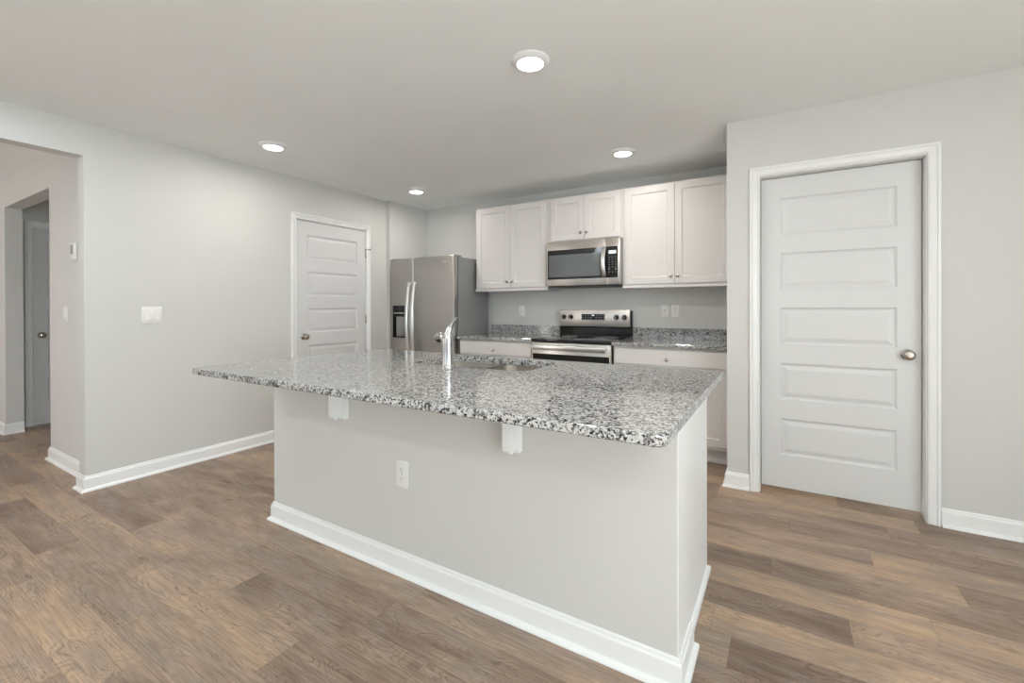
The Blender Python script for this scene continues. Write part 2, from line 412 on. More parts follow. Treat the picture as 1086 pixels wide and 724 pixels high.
# travel direction: profile goes to the right of travel
baseboard('baseboard_left', [(XW, 2.513), (XW, 1.055), (XWB, 1.055), (XWB, YH)][::-1][0:0] or [(XWB, YH - 0.002), (XWB, 1.055), (XW, 1.055), (XW, 2.510)])
baseboard('baseboard_left_far', [(XW, 3.438), (XW, 3.682)])
baseboard('baseboard_left_near', [(XW, YS), (XW, OPY0), (XWB, OPY0), (XWB, -2.0)])
baseboard('baseboard_right', [(XR, Y2 - 0.62), (XR, Y1), (-0.187, Y1)][::-1][0:0] or [(XR, 3.70), (XR, Y1), (-0.187, Y1)])
baseboard('baseboard_right_far', [(0.749, Y1), (XE, Y1)])
baseboard('baseboard_side', [(XE, Y1), (XE, YS)])
baseboard('baseboard_hall', [(HXR, YH + 0.12), (HXR, YH), (XWB - 0.002, YH)])
baseboard('baseboard_hall_left', [(-7.4, YH), (HXL, YH), (HXL, YH + 0.12)])

# ------------------------------------------------------------------ doors
CAS = [(0, 0), (0, 0.009), (0.005, 0.012), (0.009, 0.0085), (0.013, 0.0085), (0.032, 0.0155), (0.036, 0.0155), (0.038, 0.0125), (0.041, 0.0185), (0.0525, 0.0185), (0.054, 0.016), (0.054, 0)]
def knob_part(parent, x, y, z):
    bm = bmesh.new()
    lathe(bm, [(0.0, 0.0), (0.031, 0.0), (0.032, -0.004), (0.030, -0.008), (0.014, -0.011)], (x, y, z), 'y', 32, False)
    lathe(bm, [(0.011, -0.009), (0.010, -0.026), (0.014, -0.032), (0.024, -0.040), (0.0285, -0.049), (0.0275, -0.058), (0.020, -0.0635), (0.008, -0.065), (0.0, -0.065)], (x, y, z), 'y', 32, False)
    return part('door_handle', bm, M_NICKEL, parent, 'round satin nickel door knob', 'all')
def make_door(name, loc, rz, ow, oh, recess, wall_t, knob_left, hinges, hinge_side=None):
    """local: opening x 0..ow, wall face at y=0 (looking -y), recess = how far the slab stands behind the wall face"""
    root = bpy.data.objects.new(name, None); C.objects.link(root); root.location = loc; root.rotation_euler = (0, 0, rz); root['kind'] = 'structure'
    g = 0.005
    jt = 0.003
    w = ow - 2 * (jt + g); gap = 0.014 if recess < 0.05 else 0.030; h = oh - jt - g - gap
    st = 0.108
    tops = [1.915, 1.560, 1.203, 0.842, 0.482]; pans = [(st, w - st, t - 0.237 - gap, t - gap) for t in tops]
    prof = [(0.004, 0.004), (0.010, 0.0085), (0.018, 0.0095), (0.024, 0.008), (0.040, 0.0035), (0.044, 0.003)]
    o = part('door_panel', panel_slab(w, h, 0.035, pans, prof), M_DOOR, root); o.location = (jt + g, recess, gap)
    bm = bmesh.new()   # jamb lining and stops
    bx(bm, 0, jt, 0, wall_t, 0, oh); bx(bm, ow - jt, ow, 0, wall_t, 0, oh); bx(bm, jt, ow - jt, 0, wall_t, oh - jt, oh)
    if recess < 0.03:
        s0 = recess + 0.038
        bx(bm, jt, jt + 0.012, s0, s0 + 0.03, 0, oh); bx(bm, ow - jt - 0.012, ow - jt, s0, s0 + 0.03, 0, oh); bx(bm, jt, ow - jt, s0, s0 + 0.03, oh - jt - 0.012, oh)
    part('door_jamb', bm, M_TRIM, root)
    bm = bmesh.new()   # casing
    i = -0.002
    sweep(bm, [(i, 0), (i, oh - i), (ow - i, oh - i), (ow - i, 0)], [(-a, b) for a, b in CAS], lambda a, b, hh: (a, -hh, b))
    part('door_casing', bm, M_TRIM, root)
    kx = 0.062 if knob_left else w - 0.062
    knob_part(root, jt + g + kx, recess, 0.93)
    for z in hinges:
        bm = bmesh.new(); hx = ow - jt - 0.001
        lathe(bm, [(0, -0.045), (0.006, -0.045), (0.006, 0.045), (0, 0.045)], (hx, recess - 0.006, z), 'z', 12, False)
        lathe(bm, [(0, 0.045), (0.004, 0.045), (0.005, 0.050), (0.003, 0.055), (0, 0.055)], (hx, recess - 0.006, z), 'z', 12, False)
        part('hinge', bm, M_NICKEL, root, 'satin nickel hinge barrel', 'all')
        if z > 1.7:   # hinge-pin door stop on the top hinge
            bm = bmesh.new()
            tube(bm, [(hx - 0.006, recess - 0.012, z + 0.052), (hx + 0.040, recess - 0.026, z + 0.052)], 0.004, 10)
            lathe(bm, [(0, 0), (0.009, 0), (0.009, 0.008), (0, 0.008)], (hx + 0.040, recess - 0.026, z + 0.052), 'x', 12, False)
            part('door_stop', bm, M_NICKEL, root, None, 'all')
    return root
make_door('door_1', (XW, DLY0, 0), PI / 2, DLY1 - DLY0, DLZ, 0.002, WT, True, (1.80, 1.08, 0.28))
make_door('door_2', (RX0, Y1, 0), 0, RX1 - RX0, RZ, 0.072, WT, False, ())
make_door('door_3', (HDX, HD0, 0), PI / 2, HD1 - HD0, 2.05, 0.03, WT, True, ())

# ------------------------------------------------------------------ ceiling disc lights
def make_light(loc, label, power, group='round recessed ceiling lights'):
    r = thing('ceiling_light', label, 'ceiling light', loc, 0, group)
    bm = bmesh.new(); lathe(bm, [(0.060, 0), (0.095, 0), (0.095, -0.004), (0.090, -0.009), (0.068, -0.020), (0.066, -0.020), (0.066, -0.010), (0.060, -0.010)], n=48, caps=False)
    part('trim_ring', bm, M_TRIM, r, None, True)
    bm = bmesh.new(); lathe(bm, [(0.0655, -0.012), (0.0655, -0.019), (0.060, -0.0225), (0.040, -0.0255), (0.0, -0.0265)], n=48, caps=False)
    bm2 = bm; part('lamp_lens', bm2, M_LED, r, 'glowing white lens', True)
    L = bpy.data.lights.new('downlight', 'AREA'); L.shape = 'DISK'; L.size = 0.12; L.energy = power; L.color = (1.0, 0.94, 0.89); L.spread = math.radians(178)
    lo = bpy.data.objects.new('lamp_light', L); C.objects.link(lo); lo.parent = r; lo.location = (0, 0, -0.030)
    return r
make_light((-1.075, 1.955, ZC), 'round white ceiling light, largest and nearest, above the island front', 12.0)
make_light((-3.300, 1.958, ZC), 'round ceiling light at far left, nearest the left wall', 5.5)
make_light((-3.305, 3.508, ZC), 'small round ceiling light in front of the refrigerator', 5.0)
make_light((-1.085, 3.495, ZC), 'round ceiling light just in front of the upper cabinets above the range', 3.8)
for lx in (-3.30, -1.08, 1.15):      # unseen fixtures behind the camera, added to even out the light
    for ly in (0.40, -1.15):
        bm = bmesh.new(); lathe(bm, [(0.0, 0), (0.095, 0), (0.095, -0.004), (0.090, -0.009), (0.068, -0.020), (0.0, -0.020)], (lx, ly, ZC), n=32, caps=False)
        struct('added_ceiling_fixture', bm, M_TRIM)
        area_light('lamp_light', (lx, ly, ZC - 0.026), (lx, ly, 0), 0.12, 0.12, 6.8, (0.87, 0.955, 1.0), True)

# ------------------------------------------------------------------ electrical plates
def plate_root(name, label, cat, loc, rz, w, h, group=None):
    r = thing(name, label, cat, loc, rz, group)
    part('cover_plate', BX(-w / 2, w / 2, -0.0065, 0, -h / 2, h / 2, bev=0.0022), M_PLATE, r, None, True)
    return r
def duplex(r, dx=0.0):
    for s in (-1, 1):
        bm = bmesh.new(); pts = rrect(-0.0165, 0.0165, -0.0145, 0.0145, 0.009, 5)
        extrude_poly(bm, pts, -0.0065, -0.0085, lambda a, b, h: (dx + a, h, s * 0.0195 + b))
        rc = part('receptacle', bm, M_PLATE, r)
        bm = bmesh.new()
        for sx, hh in ((-0.0062, 0.0042), (0.0062, 0.0035)): bx(bm, dx + sx - 0.001, dx + sx + 0.001, -0.0088, -0.0080, s * 0.0195 + 0.003 - hh, s * 0.0195 + 0.003 + hh)
        lathe(bm, [(0, -0.0088), (0.0022, -0.0088), (0.0022, -0.0080), (0, -0.0080)], (dx, 0, s * 0.0195 - 0.007), 'y', 10, False)
        part('slot', bm, M_DARKSLOT, rc)
    bm = bmesh.new(); lathe(bm, [(0, -0.0078), (0.003, -0.0078), (0.003, -0.006)], (dx, 0, 0), 'y', 12, False); part('screw', bm, M_GREYPL, r)
def rocker(r, dx, tilt=0.0015):
    bm = bmesh.new(); extrude_poly(bm, [(-0.008, -0.032), (-0.0065, -0.032), (-0.0065 + 0.0, 0.032), (-0.008, 0.032)], dx - 0.0165, dx + 0.0165, lambda a, b, h: (h, a, b))
    part('switch_frame', bm, M_PLATE, r)
    bm = bmesh.new(); extrude_poly(bm, [(-0.0065, -0.030), (-0.0125, -0.030), (-0.0088, 0.0), (-0.0082, 0.030), (-0.0065, 0.030)], dx - 0.0145, dx + 0.0145, lambda a, b, h: (h, a, b))
    part('rocker_switch', bm, M_PLATE, r)
OG = None
r = plate_root('wall_outlet', 'white duplex outlet low on the grey front face of the island', 'outlet', (-1.482, 1.479, 0.455), 0, 0.078, 0.122); duplex(r)
r = plate_root('wall_outlet', 'white duplex outlet above the backsplash left of the range', 'outlet', (-2.49, Y2, 1.165), 0, 0.073, 0.118); duplex(r)
r = plate_root('wall_outlet', 'white duplex outlet right of the range, the right one of the pair', 'outlet', (-0.849, Y2, 1.172), 0, 0.073, 0.118); duplex(r)
r = plate_root('switch_plate', 'white plate with small dark centre right of the range, beside the outlet', 'switch', (-0.944, Y2, 1.172), 0, 0.073, 0.118)
bm = bmesh.new(); bx(bm, -0.006, 0.006, -0.0075, -0.006, -0.012, 0.012); part('toggle_slot', bm, M_PLATE, r)
bm = bmesh.new(); bx(bm, -0.004, 0.004, -0.016, -0.006, -0.002, 0.008, bev=0.001); part('toggle_switch', bm, M_GREYPL, r)
r = plate_root('switch_plate', 'white two-gang switch plate on the bare left wall', 'switch', (XW, 1.422, 1.160), PI / 2, 0.124, 0.124); rocker(r, -0.029); rocker(r, 0.029)
r = plate_root('switch_plate', 'narrow white switch plate on the hall wall, below the thermostat', 'switch', (-4.645, YH, 1.167), 0, 0.085, 0.122); rocker(r, 0)
r = thing('thermostat', 'small white thermostat with grey screen on the hall wall', 'thermostat', (-4.430, YH, 1.625))
part('case', BX(-0.045, 0.045, -0.018, 0, -0.062, 0.062, bev=0.005), M_PLATE, r, None, True)
part('screen', BX(-0.036, 0.014, -0.0195, -0.017, -0.018, 0.050, bev=0.0005), M_GREYPL, r, 'grey screen')

# ------------------------------------------------------------------ granite worktops
def slab_top(bm, x0, x1, y0, y1, z0, z1, r, hole=None, ease=0.004):
    def loop(ins, z): return [bm.verts.new((x, y, z)) for x, y in rrect(x0 + ins, x1 - ins, y0 + ins, y1 - ins, [max(k - ins, 0.001) for k in r])]
    L = [loop(ease, z1), loop(ease * 0.3, z1 - ease * 0.3), loop(0, z1 - ease), loop(0, z0 + ease), loop(ease, z0)]
    for A, B in zip(L, L[1:]):
        n = len(A)
        for i in range(n): bm.faces.new((A[i], A[(i + 1) % n], B[(i + 1) % n], B[i]))
    if hole is None:
        bm.faces.new(L[0]); bm.faces.new(L[-1]); return
    H = [[bm.verts.new((x, y, z)) for x, y in hh] for z, hh in ((z1, rrect(*[hole[0] - 0.002, hole[1] + 0.002, hole[2] - 0.002, hole[3] + 0.002], hole[4], 10)), (z1 - 0.003, rrect(*hole[:4], hole[4], 10)), (z0, rrect(*hole[:4], hole[4], 10)))]
    for A, B in zip(H, H[1:]):
        n = len(A)
        for i in range(n): bm.faces.new((A[i], A[(i + 1) % n], B[(i + 1) % n], B[i]))
    def es(Lp): return [bm.edges.get((Lp[i], Lp[(i + 1) % len(Lp)])) for i in range(len(Lp))]
    for O, I in ((L[0], H[0]), (L[-1], H[-1])):
        bmesh.ops.triangle_fill(bm, edges=es(O) + es(I), use_beauty=True)
SKX0, SKX1, SKY0, SKY1 = -1.745, -1.020, 1.790, 2.185
IX0, IX1, IY0, IY1 = -2.515, -0.232, 1.069, 2.268
bm = bmesh.new(); slab_top(bm, IX0, IX1, IY0, IY1, 0.884, 0.914, (0.03, 0.012, 0.012, 0.012), (SKX0, SKX1, SKY0, SKY1, 0.085))
tag(link('island_countertop', bm, M_GRAN), 'polished speckled grey granite slab on top of the kitchen island', 'countertop')

CTY = 3.655
BCL0, BCL1, BCR0, BCR1 = -2.885, -2.006, -1.236, XR - 0.002
for (a, b, lab) in ((BCL0, BCL1, 'short granite counter between the refrigerator and the range'), (BCR0, BCR1, 'granite counter right of the range, against the pantry wall')):
    r = thing('back_countertop', lab, 'countertop')
    bm = bmesh.new(); slab_top(bm, a, b, CTY, Y2 - 0.002, 0.884, 0.914, (0.004,) * 4); part('worktop', bm, M_GRAN, r)
    bm = bmesh.new(); bx(bm, a, b, Y2 - 0.022, Y2 - 0.002, 0.914, 1.008, bev=0.002); part('backsplash', bm, M_GRAN, r)

# ------------------------------------------------------------------ kitchen island
BX0, BX1, BY0 = -2.498, -0.2854, 1.479
PWB = 1.655; CBX0, CBX1, CBY1 = -2.486, -0.300, 2.222
isl = thing('kitchen_island', 'white and grey kitchen island standing on the plank floor mid room', 'kitchen island')
bm = BX(BX0, BX1, BY0, PWB, 0, 0.883); part('half_wall', bm, M_WALL, isl, 'grey painted half wall')
bm = bmesh.new(); bx(bm, BX1 - 0.001, BX1 + 0.0035, BY0 + 0.0005, PWB, 0.0, 0.882); part('end_trim', bm, M_TRIM, isl, 'white end face of the half wall')
baseboard('baseboard', [(BX0, PWB)[::1], (BX0, BY0), (BX1 + 0.003, BY0), (BX1 + 0.003, PWB + 0.02), (CBX1, PWB + 0.02)], isl)
bm = bmesh.new()
bx(bm, CBX0, CBX1, PWB, CBY1 - 0.02, 0.0, 0.64); bx(bm, CBX0, CBX0 + 0.02, PWB, CBY1 - 0.02, 0.64, 0.883); bx(bm, CBX1 - 0.02, CBX1, PWB, CBY1 - 0.02, 0.64, 0.883)
bx(bm, CBX0 + .02, CBX1 - .02, CBY1 - 0.014, CBY1 - 0.002, 0.863, 0.883)
part('cabinet_box', bm, M_CAB, isl)
bm = BX(CBX1 - 0.004, CBX1 + 0.002, PWB + 0.0, CBY1, 0, 0.882, bev=0.0008); part('side_panel', bm, M_TRIM, isl, 'white side panel')
bm = BX(CBX0 - 0.002, CBX0 + 0.004, PWB, CBY1, 0, 0.882); part('side_panel', bm, M_TRIM, isl)
SHOE = [(0, 0), (0.016, 0), (0.0155, 0.006), (0.013, 0.013), (0.008, 0.018), (0, 0.021)]
bm = bmesh.new(); sweep(bm, [(CBX1 + 0.002, PWB + 0.033), (CBX1 + 0.002, CBY1), (CBX1 - 0.03, CBY1)], SHOE, mp_xy); part('side_baseboard', bm, M_TRIM, isl)
SHK = [(0.003, 0.004), (0.006, 0.006), (0.010, 0.0085)]
def knob_bm(x, y, z, s=-1):
    bm = bmesh.new(); lathe(bm, [(0, 0), (0.007, 0), (0.006, s * 0.004), (0.0045, s * 0.012), (0.009, s * 0.016), (0.0135, s * 0.020), (0.0140, s * 0.024), (0.011, s * 0.028), (0.0, s * 0.0295)], (x, y, z), 'y', 20, False); return bm
nd = 5; dw = (CBX1 - CBX0) / nd
for k in range(nd):   # doors on the kitchen side (turned away from the camera)
    piv = bpy.data.objects.new('cabinet_door', None)
    o = part('cabinet_door', panel_slab(dw - 0.006, 0.735, 0.019, [(0.055, dw - 0.061, 0.055, 0.68)], SHK), M_CAB, isl)
    o.location = (CBX0 + dw * (k + 1) - 0.003, CBY1, 0.125); o.rotation_euler = (0, 0, PI)
    bpy.data.objects.remove(piv)
    kb = link('door_knob', knob_bm(0.035 if k % 2 else dw - 0.041, 0, 0.66), M_NICKEL, o, 'all')
def corbel(x, first=[None]):
    if first[0] is not None:
        c = first[0].copy(); C.objects.link(c); c.parent = isl; c.location = (x, BY0, 0); return c
    bm = bmesh.new()
    def prof(pts, a0, a1): extrude_poly(bm, [(-p, z) for p, z in pts], a0, a1, lambda a, b, h: (h, a, b))
    prof([(0, 0.662), (0.030, 0.662), (0.030, 0.883), (0, 0.883)], -0.0175, 0.0175)
    prof([(0.026, 0.676), (0.055, 0.676), (0.055, 0.883), (0.026, 0.883)], -0.0105, 0.0105)
    sc = [(0.050, 0.680), (0.074, 0.668), (0.090, 0.684), (0.092, 0.70)]
    for i in range(9):
        t = i / 8; sc.append((0.092 + 0.125 * (1 - math.cos(t * PI / 2)), 0.790 + 0.065 * math.sin(t * PI / 2)))
    sc += [(0.222, 0.855), (0.222, 0.883), (0.050, 0.883)]
    prof(sc, -0.015, 0.015)
    o = part('corbel', bm, M_TRIM, isl, 'white support bracket'); o.location = (x, BY0, 0); first[0] = o; return o
corbel(-1.870); corbel(-0.870)

# ------------------------------------------------------------------ sink and faucet
snk = thing('kitchen_sink', 'stainless steel double-bowl sink set under the island countertop', 'sink', ((SKX0 + SKX1) / 2, (SKY0 + SKY1) / 2, 0.884))
def bowl(x0, x1, y0, y1, tx0, tx1, ty0, ty1, dep):
    bm = bmesh.new(); n = 8
    spec = [((tx0, tx1, ty0, ty1), 0.01, -0.001), ((x0, x1, y0, y1), 0.085, -0.001), ((x0 + 0.003, x1 - 0.003, y0 + 0.003, y1 - 0.003), 0.083, -0.006),
            ((x0 + 0.012, x1 - 0.012, y0 + 0.012, y1 - 0.012), 0.075, -dep + 0.03), ((x0 + 0.025, x1 - 0.025, y0 + 0.025, y1 - 0.025), 0.07, -dep + 0.006),
            ((x0 + 0.05, x1 - 0.05, y0 + 0.05, y1 - 0.05), 0.05, -dep)]
    rings = [[bm.verts.new((x, y, z)) for x, y in rrect(*b, r_, n)] for b, r_, z in spec]
    for A, B in zip(rings, rings[1:]):
        m_ = len(A)
        for i in range(m_): bm.faces.new((A[i], A[(i + 1) % m_], B[(i + 1) % m_], B[i]))
    bm.faces.new(rings[-1])
    o = part('sink_bowl', bm, M_SINK, snk, None, True)
    bm = bmesh.new(); cx, cy = (x0 + x1) / 2, (y0 + y1) / 2
    lathe(bm, [(0.055, 0.0), (0.054, 0.003), (0.043, 0.002), (0.040, -0.006), (0.0, -0.006)], (cx, cy, -dep + 0.0005), 'z', 32, False)
    lathe(bm, [(0.0, 0.012), (0.008, 0.012), (0.009, -0.004), (0, -0.004)], (cx, cy, -dep), 'z', 16, False)
    part('drain_strainer', bm, M_CHROME, o, 'chrome drain strainer', True)
hx, hy = (SKX1 - SKX0) / 2, (SKY1 - SKY0) / 2
bowl(-hx - 0.002, -0.012, -hy - 0.002, hy + 0.002, -hx - 0.02, 0.0, -hy - 0.014, hy + 0.014, 0.20)
bowl(0.012, hx + 0.002, -hy - 0.002, hy + 0.002, 0.0, hx + 0.02, -hy - 0.014, hy + 0.014, 0.20)

FX_, FY_ = -1.428, 1.738
fct = thing('faucet', 'chrome single-lever pull-out faucet beside the sink on the island', 'faucet', (FX_, FY_, 0.914))
bm = bmesh.new(); lathe(bm, [(0.0, 0), (0.0345, 0), (0.0345, 0.004), (0.0325, 0.007), (0.0305, 0.02), (0.0295, 0.07), (0.030, 0.115), (0.0315, 0.140), (0.031, 0.146), (0.0, 0.146)], n=36, caps=False)
part('faucet_body', bm, M_CHROME, fct, None, True)
dv = Vector((-0.84, 0.54, 0)).normalized()
bm = bmesh.new()
tube(bm, [dv * 0.005 + Vector((0, 0, 0.095)), dv * 0.035 + Vector((0, 0, 0.120)), dv * 0.065 + Vector((0, 0, 0.137)), dv * 0.10 + Vector((0, 0, 0.146))], [0.019, 0.0185, 0.0175, 0.0165], 20)
part('spout', bm, M_CHROME, fct, None, True)
bm = bmesh.new()
tube(bm, [dv * 0.099 + Vector((0, 0, 0.146)), dv * 0.115 + Vector((0, 0, 0.150)), dv * 0.140 + Vector((0, 0, 0.150)), dv * 0.165 + Vector((0, 0, 0.142)), dv * 0.180 + Vector((0, 0, 0.130)), dv * 0.184 + Vector((0, 0, 0.120))], [0.017, 0.0185, 0.021, 0.0225, 0.022, 0.0205], 20)
part('spray_head', bm, M_CHROME, fct, None, True)
bm = bmesh.new()
tube(bm, [(0, 0, 0.147), (0.001, 0, 0.158), (0.004, 0.001, 0.175), (0.010, 0.002, 0.192), (0.019, 0.003, 0.208), (0.032, 0.004, 0.226), (0.047, 0.006, 0.244), (0.053, 0.006, 0.250)],
     [0.0308, 0.0275, 0.022, 0.0155, 0.0105, 0.0080, 0.0070, 0.0045], 20, 1.0, Vector((0, 1, 0)))
part('lever_handle', bm, M_CHROME, fct, None, True)

# ------------------------------------------------------------------ wall cabinets
UY = 3.992; UB = Y2
def shaker(root, x0, x1, z0, z1, y, knob=None, nm='cabinet_door'):
    w, h = x1 - x0, z1 - z0
    o = part(nm, panel_slab(w, h, 0.019, [(0.056, w - 0.056, 0.056, h - 0.056)], SHK, 0.0015), M_CAB, root); o.location = (x0, y, z0)
    if knob: link('door_knob', knob_bm(knob[0] - x0, 0, knob[1] - z0), M_NICKEL, o, 'all')
    return o
def wall_cab(label, x0, x1, z0, z1, seam, dz0, dz1, dx0, dx1, rail):
    r = thing('wall_cabinet', label, 'cabinet', ((x0 + x1) / 2, UB, z0))
    ox, oy, oz = r.location
    bm = bmesh.new(); bx(bm, x0 - ox, x1 - ox, UY + 0.020 - oy, -0.001, 0, z1 - z0, bev=0.001, seg=1); part('cabinet_box', bm, M_CAB, r)
    def d(a, b, k):
        o = shaker(r, a - ox, b - ox, dz0 - oz, dz1 - oz, UY - oy, (k - ox, dz0 + 0.062 - oz))
    d(dx0, seam - 0.0015, seam - 0.030); d(seam + 0.0015, dx1, seam + 0.030)
    if rail:
        bm = bmesh.new(); bx(bm, x0 - ox, x1 - ox, UY + 0.004 - oy, UY + 0.0205 - oy, 0.0, 0.026, bev=0.002); part('light_rail', bm, M_CAB, r)
    return r
wall_cab('white two-door wall cabinet left of the microwave, next to the refrigerator', -2.892, -2.004, 1.378, 2.286, -2.443, 1.411, 2.272, -2.874, -2.024, True)
wall_cab('short white two-door wall cabinet directly above the microwave', -2.002, -1.246, 1.842, 2.286, -1.614, 1.856, 2.272, -1.970, -1.262, False)
wall_cab('white two-door wall cabinet right of the microwave, in the corner', -1.244, XR - 0.004, 1.378, 2.286, -0.789, 1.411, 2.272, -1.222, -0.352, True)

# ------------------------------------------------------------------ base cabinets
DFY = 3.687
def base_cab(label, x0, x1, dx0, dx1, seam):
    r = thing('base_cabinet', label, 'cabinet', ((x0 + x1) / 2, Y2, 0)); ox = r.location.x
    bm = bmesh.new(); bx(bm, x0 - ox, x1 - ox, DFY + 0.020 - Y2, -0.001, 0.115, 0.883, bev=0.001, seg=1); part('cabinet_box', bm, M_CAB, r)
    bm = bmesh.new(); bx(bm, x0 - ox, x1 - ox, DFY + 0.085 - Y2, DFY + 0.10 - Y2, 0, 0.115); bx(bm, x0 - ox, x1 - ox, DFY + 0.070 - Y2, DFY + 0.086 - Y2, 0, 0.02, bev=0.003); part('toe_kick', bm, M_CAB, r)
    w = dx1 - dx0
    o = part('drawer', panel_slab(w, 0.130, 0.019, [], SHK, 0.003), M_CAB, r); o.location = (dx0 - ox, DFY - Y2, 0.735)
    link('drawer_knob', knob_bm(w / 2, 0, 0.050), M_NICKEL, o, 'all')
    shaker(r, dx0 - ox, seam - 0.0015 - ox, 0.145, 0.715, DFY - Y2, (seam - 0.03 - ox, 0.66))
    shaker(r, seam + 0.0015 - ox, dx1 - ox, 0.145, 0.715, DFY - Y2, (seam + 0.03 - ox, 0.66))
base_cab('white base cabinet with one wide drawer between refrigerator and range', BCL0 + 0.002, BCL1 - 0.002, -2.872, -2.030, -2.451)
base_cab('white base cabinet with one wide drawer right of the range', BCR0 + 0.002, XR - 0.004, -1.222, -0.350, -0.790)

# ------------------------------------------------------------------ range
RX_0, RX_1 = -2.000, -1.240; RF = 3.650
rg = thing('range', 'stainless steel electric range with black glass cooktop between the base cabinets', 'stove', ((RX_0 + RX_1) / 2, Y2, 0))
hw = (RX_1 - RX_0) / 2; fy = RF - Y2
bm = bmesh.new(); bx(bm, -hw, hw, fy + 0.035, -0.03, 0.05, 0.893); 
for sx in (-hw + 0.04, hw - 0.04):
    for sy in (fy + 0.08, -0.08): lathe(bm, [(0.0, 0), (0.015, 0), (0.015, 0.05), (0, 0.05)], (sx, sy, 0), 'z', 12, False)
part('oven_body', bm, M_BLACKM, rg)
bm = bmesh.new(); bx(bm, -hw - 0.002, hw + 0.002, fy - 0.004, -0.075, 0.893, 0.917, bev=0.004); part('cooktop', bm, M_BLACK, rg, 'black glass cooktop', True)
for (ux, uy, ur) in ((-0.19, fy + 0.19, 0.105), (0.19, fy + 0.19, 0.085), (-0.19, fy + 0.44, 0.08), (0.19, fy + 0.44, 0.105)):
    bm = bmesh.new()
    for rr in (ur, ur * 0.66): lathe(bm, [(rr, 0.9168), (rr, 0.9176), (rr - 0.003, 0.9176), (rr - 0.003, 0.9168)], (ux, uy, 0), 'z', 40, False)
    part('burner_ring', bm, M_GREYPL, rg)
bm = bmesh.new(); bx(bm, -hw, hw, fy, fy + 0.034, 0.20, 0.884, bev=0.004); od = part('oven_door', bm, M_STEEL, rg, None, True)
bm = bmesh.new(); bx(bm, -hw + 0.012, hw - 0.012, fy - 0.0035, fy + 0.002, 0.235, 0.782, bev=0.001); part('door_glass', bm, M_BLACK, od, 'black glass oven window')
bm = bmesh.new(); bx(bm, -hw + 0.012, hw - 0.03, fy - 0.052, fy - 0.034, 0.822, 0.866, bev=0.006)
for sx in (-hw + 0.04, hw - 0.06): bx(bm, sx - 0.012, sx + 0.012, fy - 0.036, fy + 0.001, 0.832, 0.856, bev=0.002)
part('handle', bm, M_HANDLE, od, None, True)
bm = bmesh.new(); bx(bm, -hw, hw, fy + 0.002, fy + 0.034, 0.055, 0.194, bev=0.004); part('storage_drawer', bm, M_STEEL, rg, None, True)
# backguard
by = 4.250 - Y2
bm = bmesh.new(); extrude_poly(bm, [(by + 0.010, 0.917), (-0.012, 0.917), (-0.012, 1.170), (by + 0.022, 1.170), (by + 0.020, 1.012), (by + 0.012, 1.000)], -hw + 0.004, hw, lambda a, b, h: (h, a, b)); part('backguard', bm, M_BLACK, rg, 'black gloss backguard')
bm = bmesh.new(); bx(bm, -hw + 0.004, hw - 0.014, by, by + 0.024, 1.010, 1.178, bev=0.003); cp = part('control_panel', bm, M_STEEL, rg, None, True)
bm = bmesh.new(); bx(bm, -0.130, 0.116, by - 0.0015, by + 0.002, 1.078, 1.136, bev=0.0005); dp = part('control_display', bm, M_BLACK, cp, 'black display strip')
bm = bmesh.new(); bx(bm, -0.017, 0.006, by - 0.0022, by - 0.001, 1.119, 1.128); part('clock', bm, M_CLOCK, cp, 'lit clock digits')
bm = bmesh.new()
for i in range(9):
    if i in (4,): continue
    for j in range(3): cx_ = -0.118 + i * 0.0278; bx(bm, cx_, cx_ + 0.011, by - 0.0020, by - 0.001, 1.085 + j * 0.016, 1.0885 + j * 0.016)
part('key_print', bm, M_KEY, cp)
for kx in (-1.948, -1.868, -1.386, -1.306):
    bm = bmesh.new(); c = (kx - rg.location.x, by, 1.106)
    lathe(bm, [(0.0, 0), (0.026, 0), (0.026, -0.003), (0.021, -0.005), (0.020, -0.020), (0.017, -0.024), (0, -0.024)], c, 'y', 24, False)
    k = part('control_knob', bm, M_BLACKM, cp, 'black control knob', True)
    bm = bmesh.new(); bx(bm, c[0] - 0.003, c[0] + 0.003, by - 0.028, by - 0.020, 1.090, 1.124, bev=0.001); part('knob_grip', bm, M_GREYPL, k)

# ------------------------------------------------------------------ microwave
MX0, MX1, MZ0, MZ1, MF = -1.986, -1.248, 1.402, 1.838, 3.930
mw = thing('microwave', 'stainless steel over-the-range microwave with black window hung under the short cabinet', 'microwave', ((MX0 + MX1) / 2, Y2, MZ0))
w2 = (MX1 - MX0) / 2; mh = MZ1 - MZ0; my = MF - Y2; Wm = 2 * w2
bm = bmesh.new(); bx(bm, -w2 + 0.004, w2 + 0.004, my + 0.04, -0.002, 0.012, mh, bev=0.002); part('case', bm, M_FSIDE, mw, 'grey metal case')
bm = bmesh.new(); bx(bm, -w2 + 0.012, w2 - 0.006, my + 0.012, -0.01, 0.0, 0.0125); bx(bm, -0.28, -0.12, my + 0.08, my + 0.2, -0.003, 0.001); bx(bm, 0.12, 0.28, my + 0.08, my + 0.2, -0.003, 0.001); part('vent_underside', bm, M_BLACKM, mw, 'black vented underside')
xs = -w2 + Wm * 0.822
bm = bmesh.new(); bx(bm, -w2, xs - 0.001, my, my + 0.039, 0.012, mh, bev=0.003); md = part('microwave_door', bm, M_STEEL, mw, None, True)
gz0, gz1 = 0.073, mh - 0.080
bm = bmesh.new(); bx(bm, -w2 + 0.016, xs - 0.001, my - 0.002, my + 0.004, gz0, gz1, bev=0.0008); g = part('door_glass', bm, M_BLACK, md, 'black glass door front')
bm = bmesh.new(); bx(bm, -w2 + 0.030, -w2 + 0.555, my - 0.0028, my - 0.001, gz0 + 0.022, gz1 - 0.048); part('window', bm, M_WIN, md, 'grey see-through window')
bm = bmesh.new(); hx_ = -w2 + 0.596; pts = []
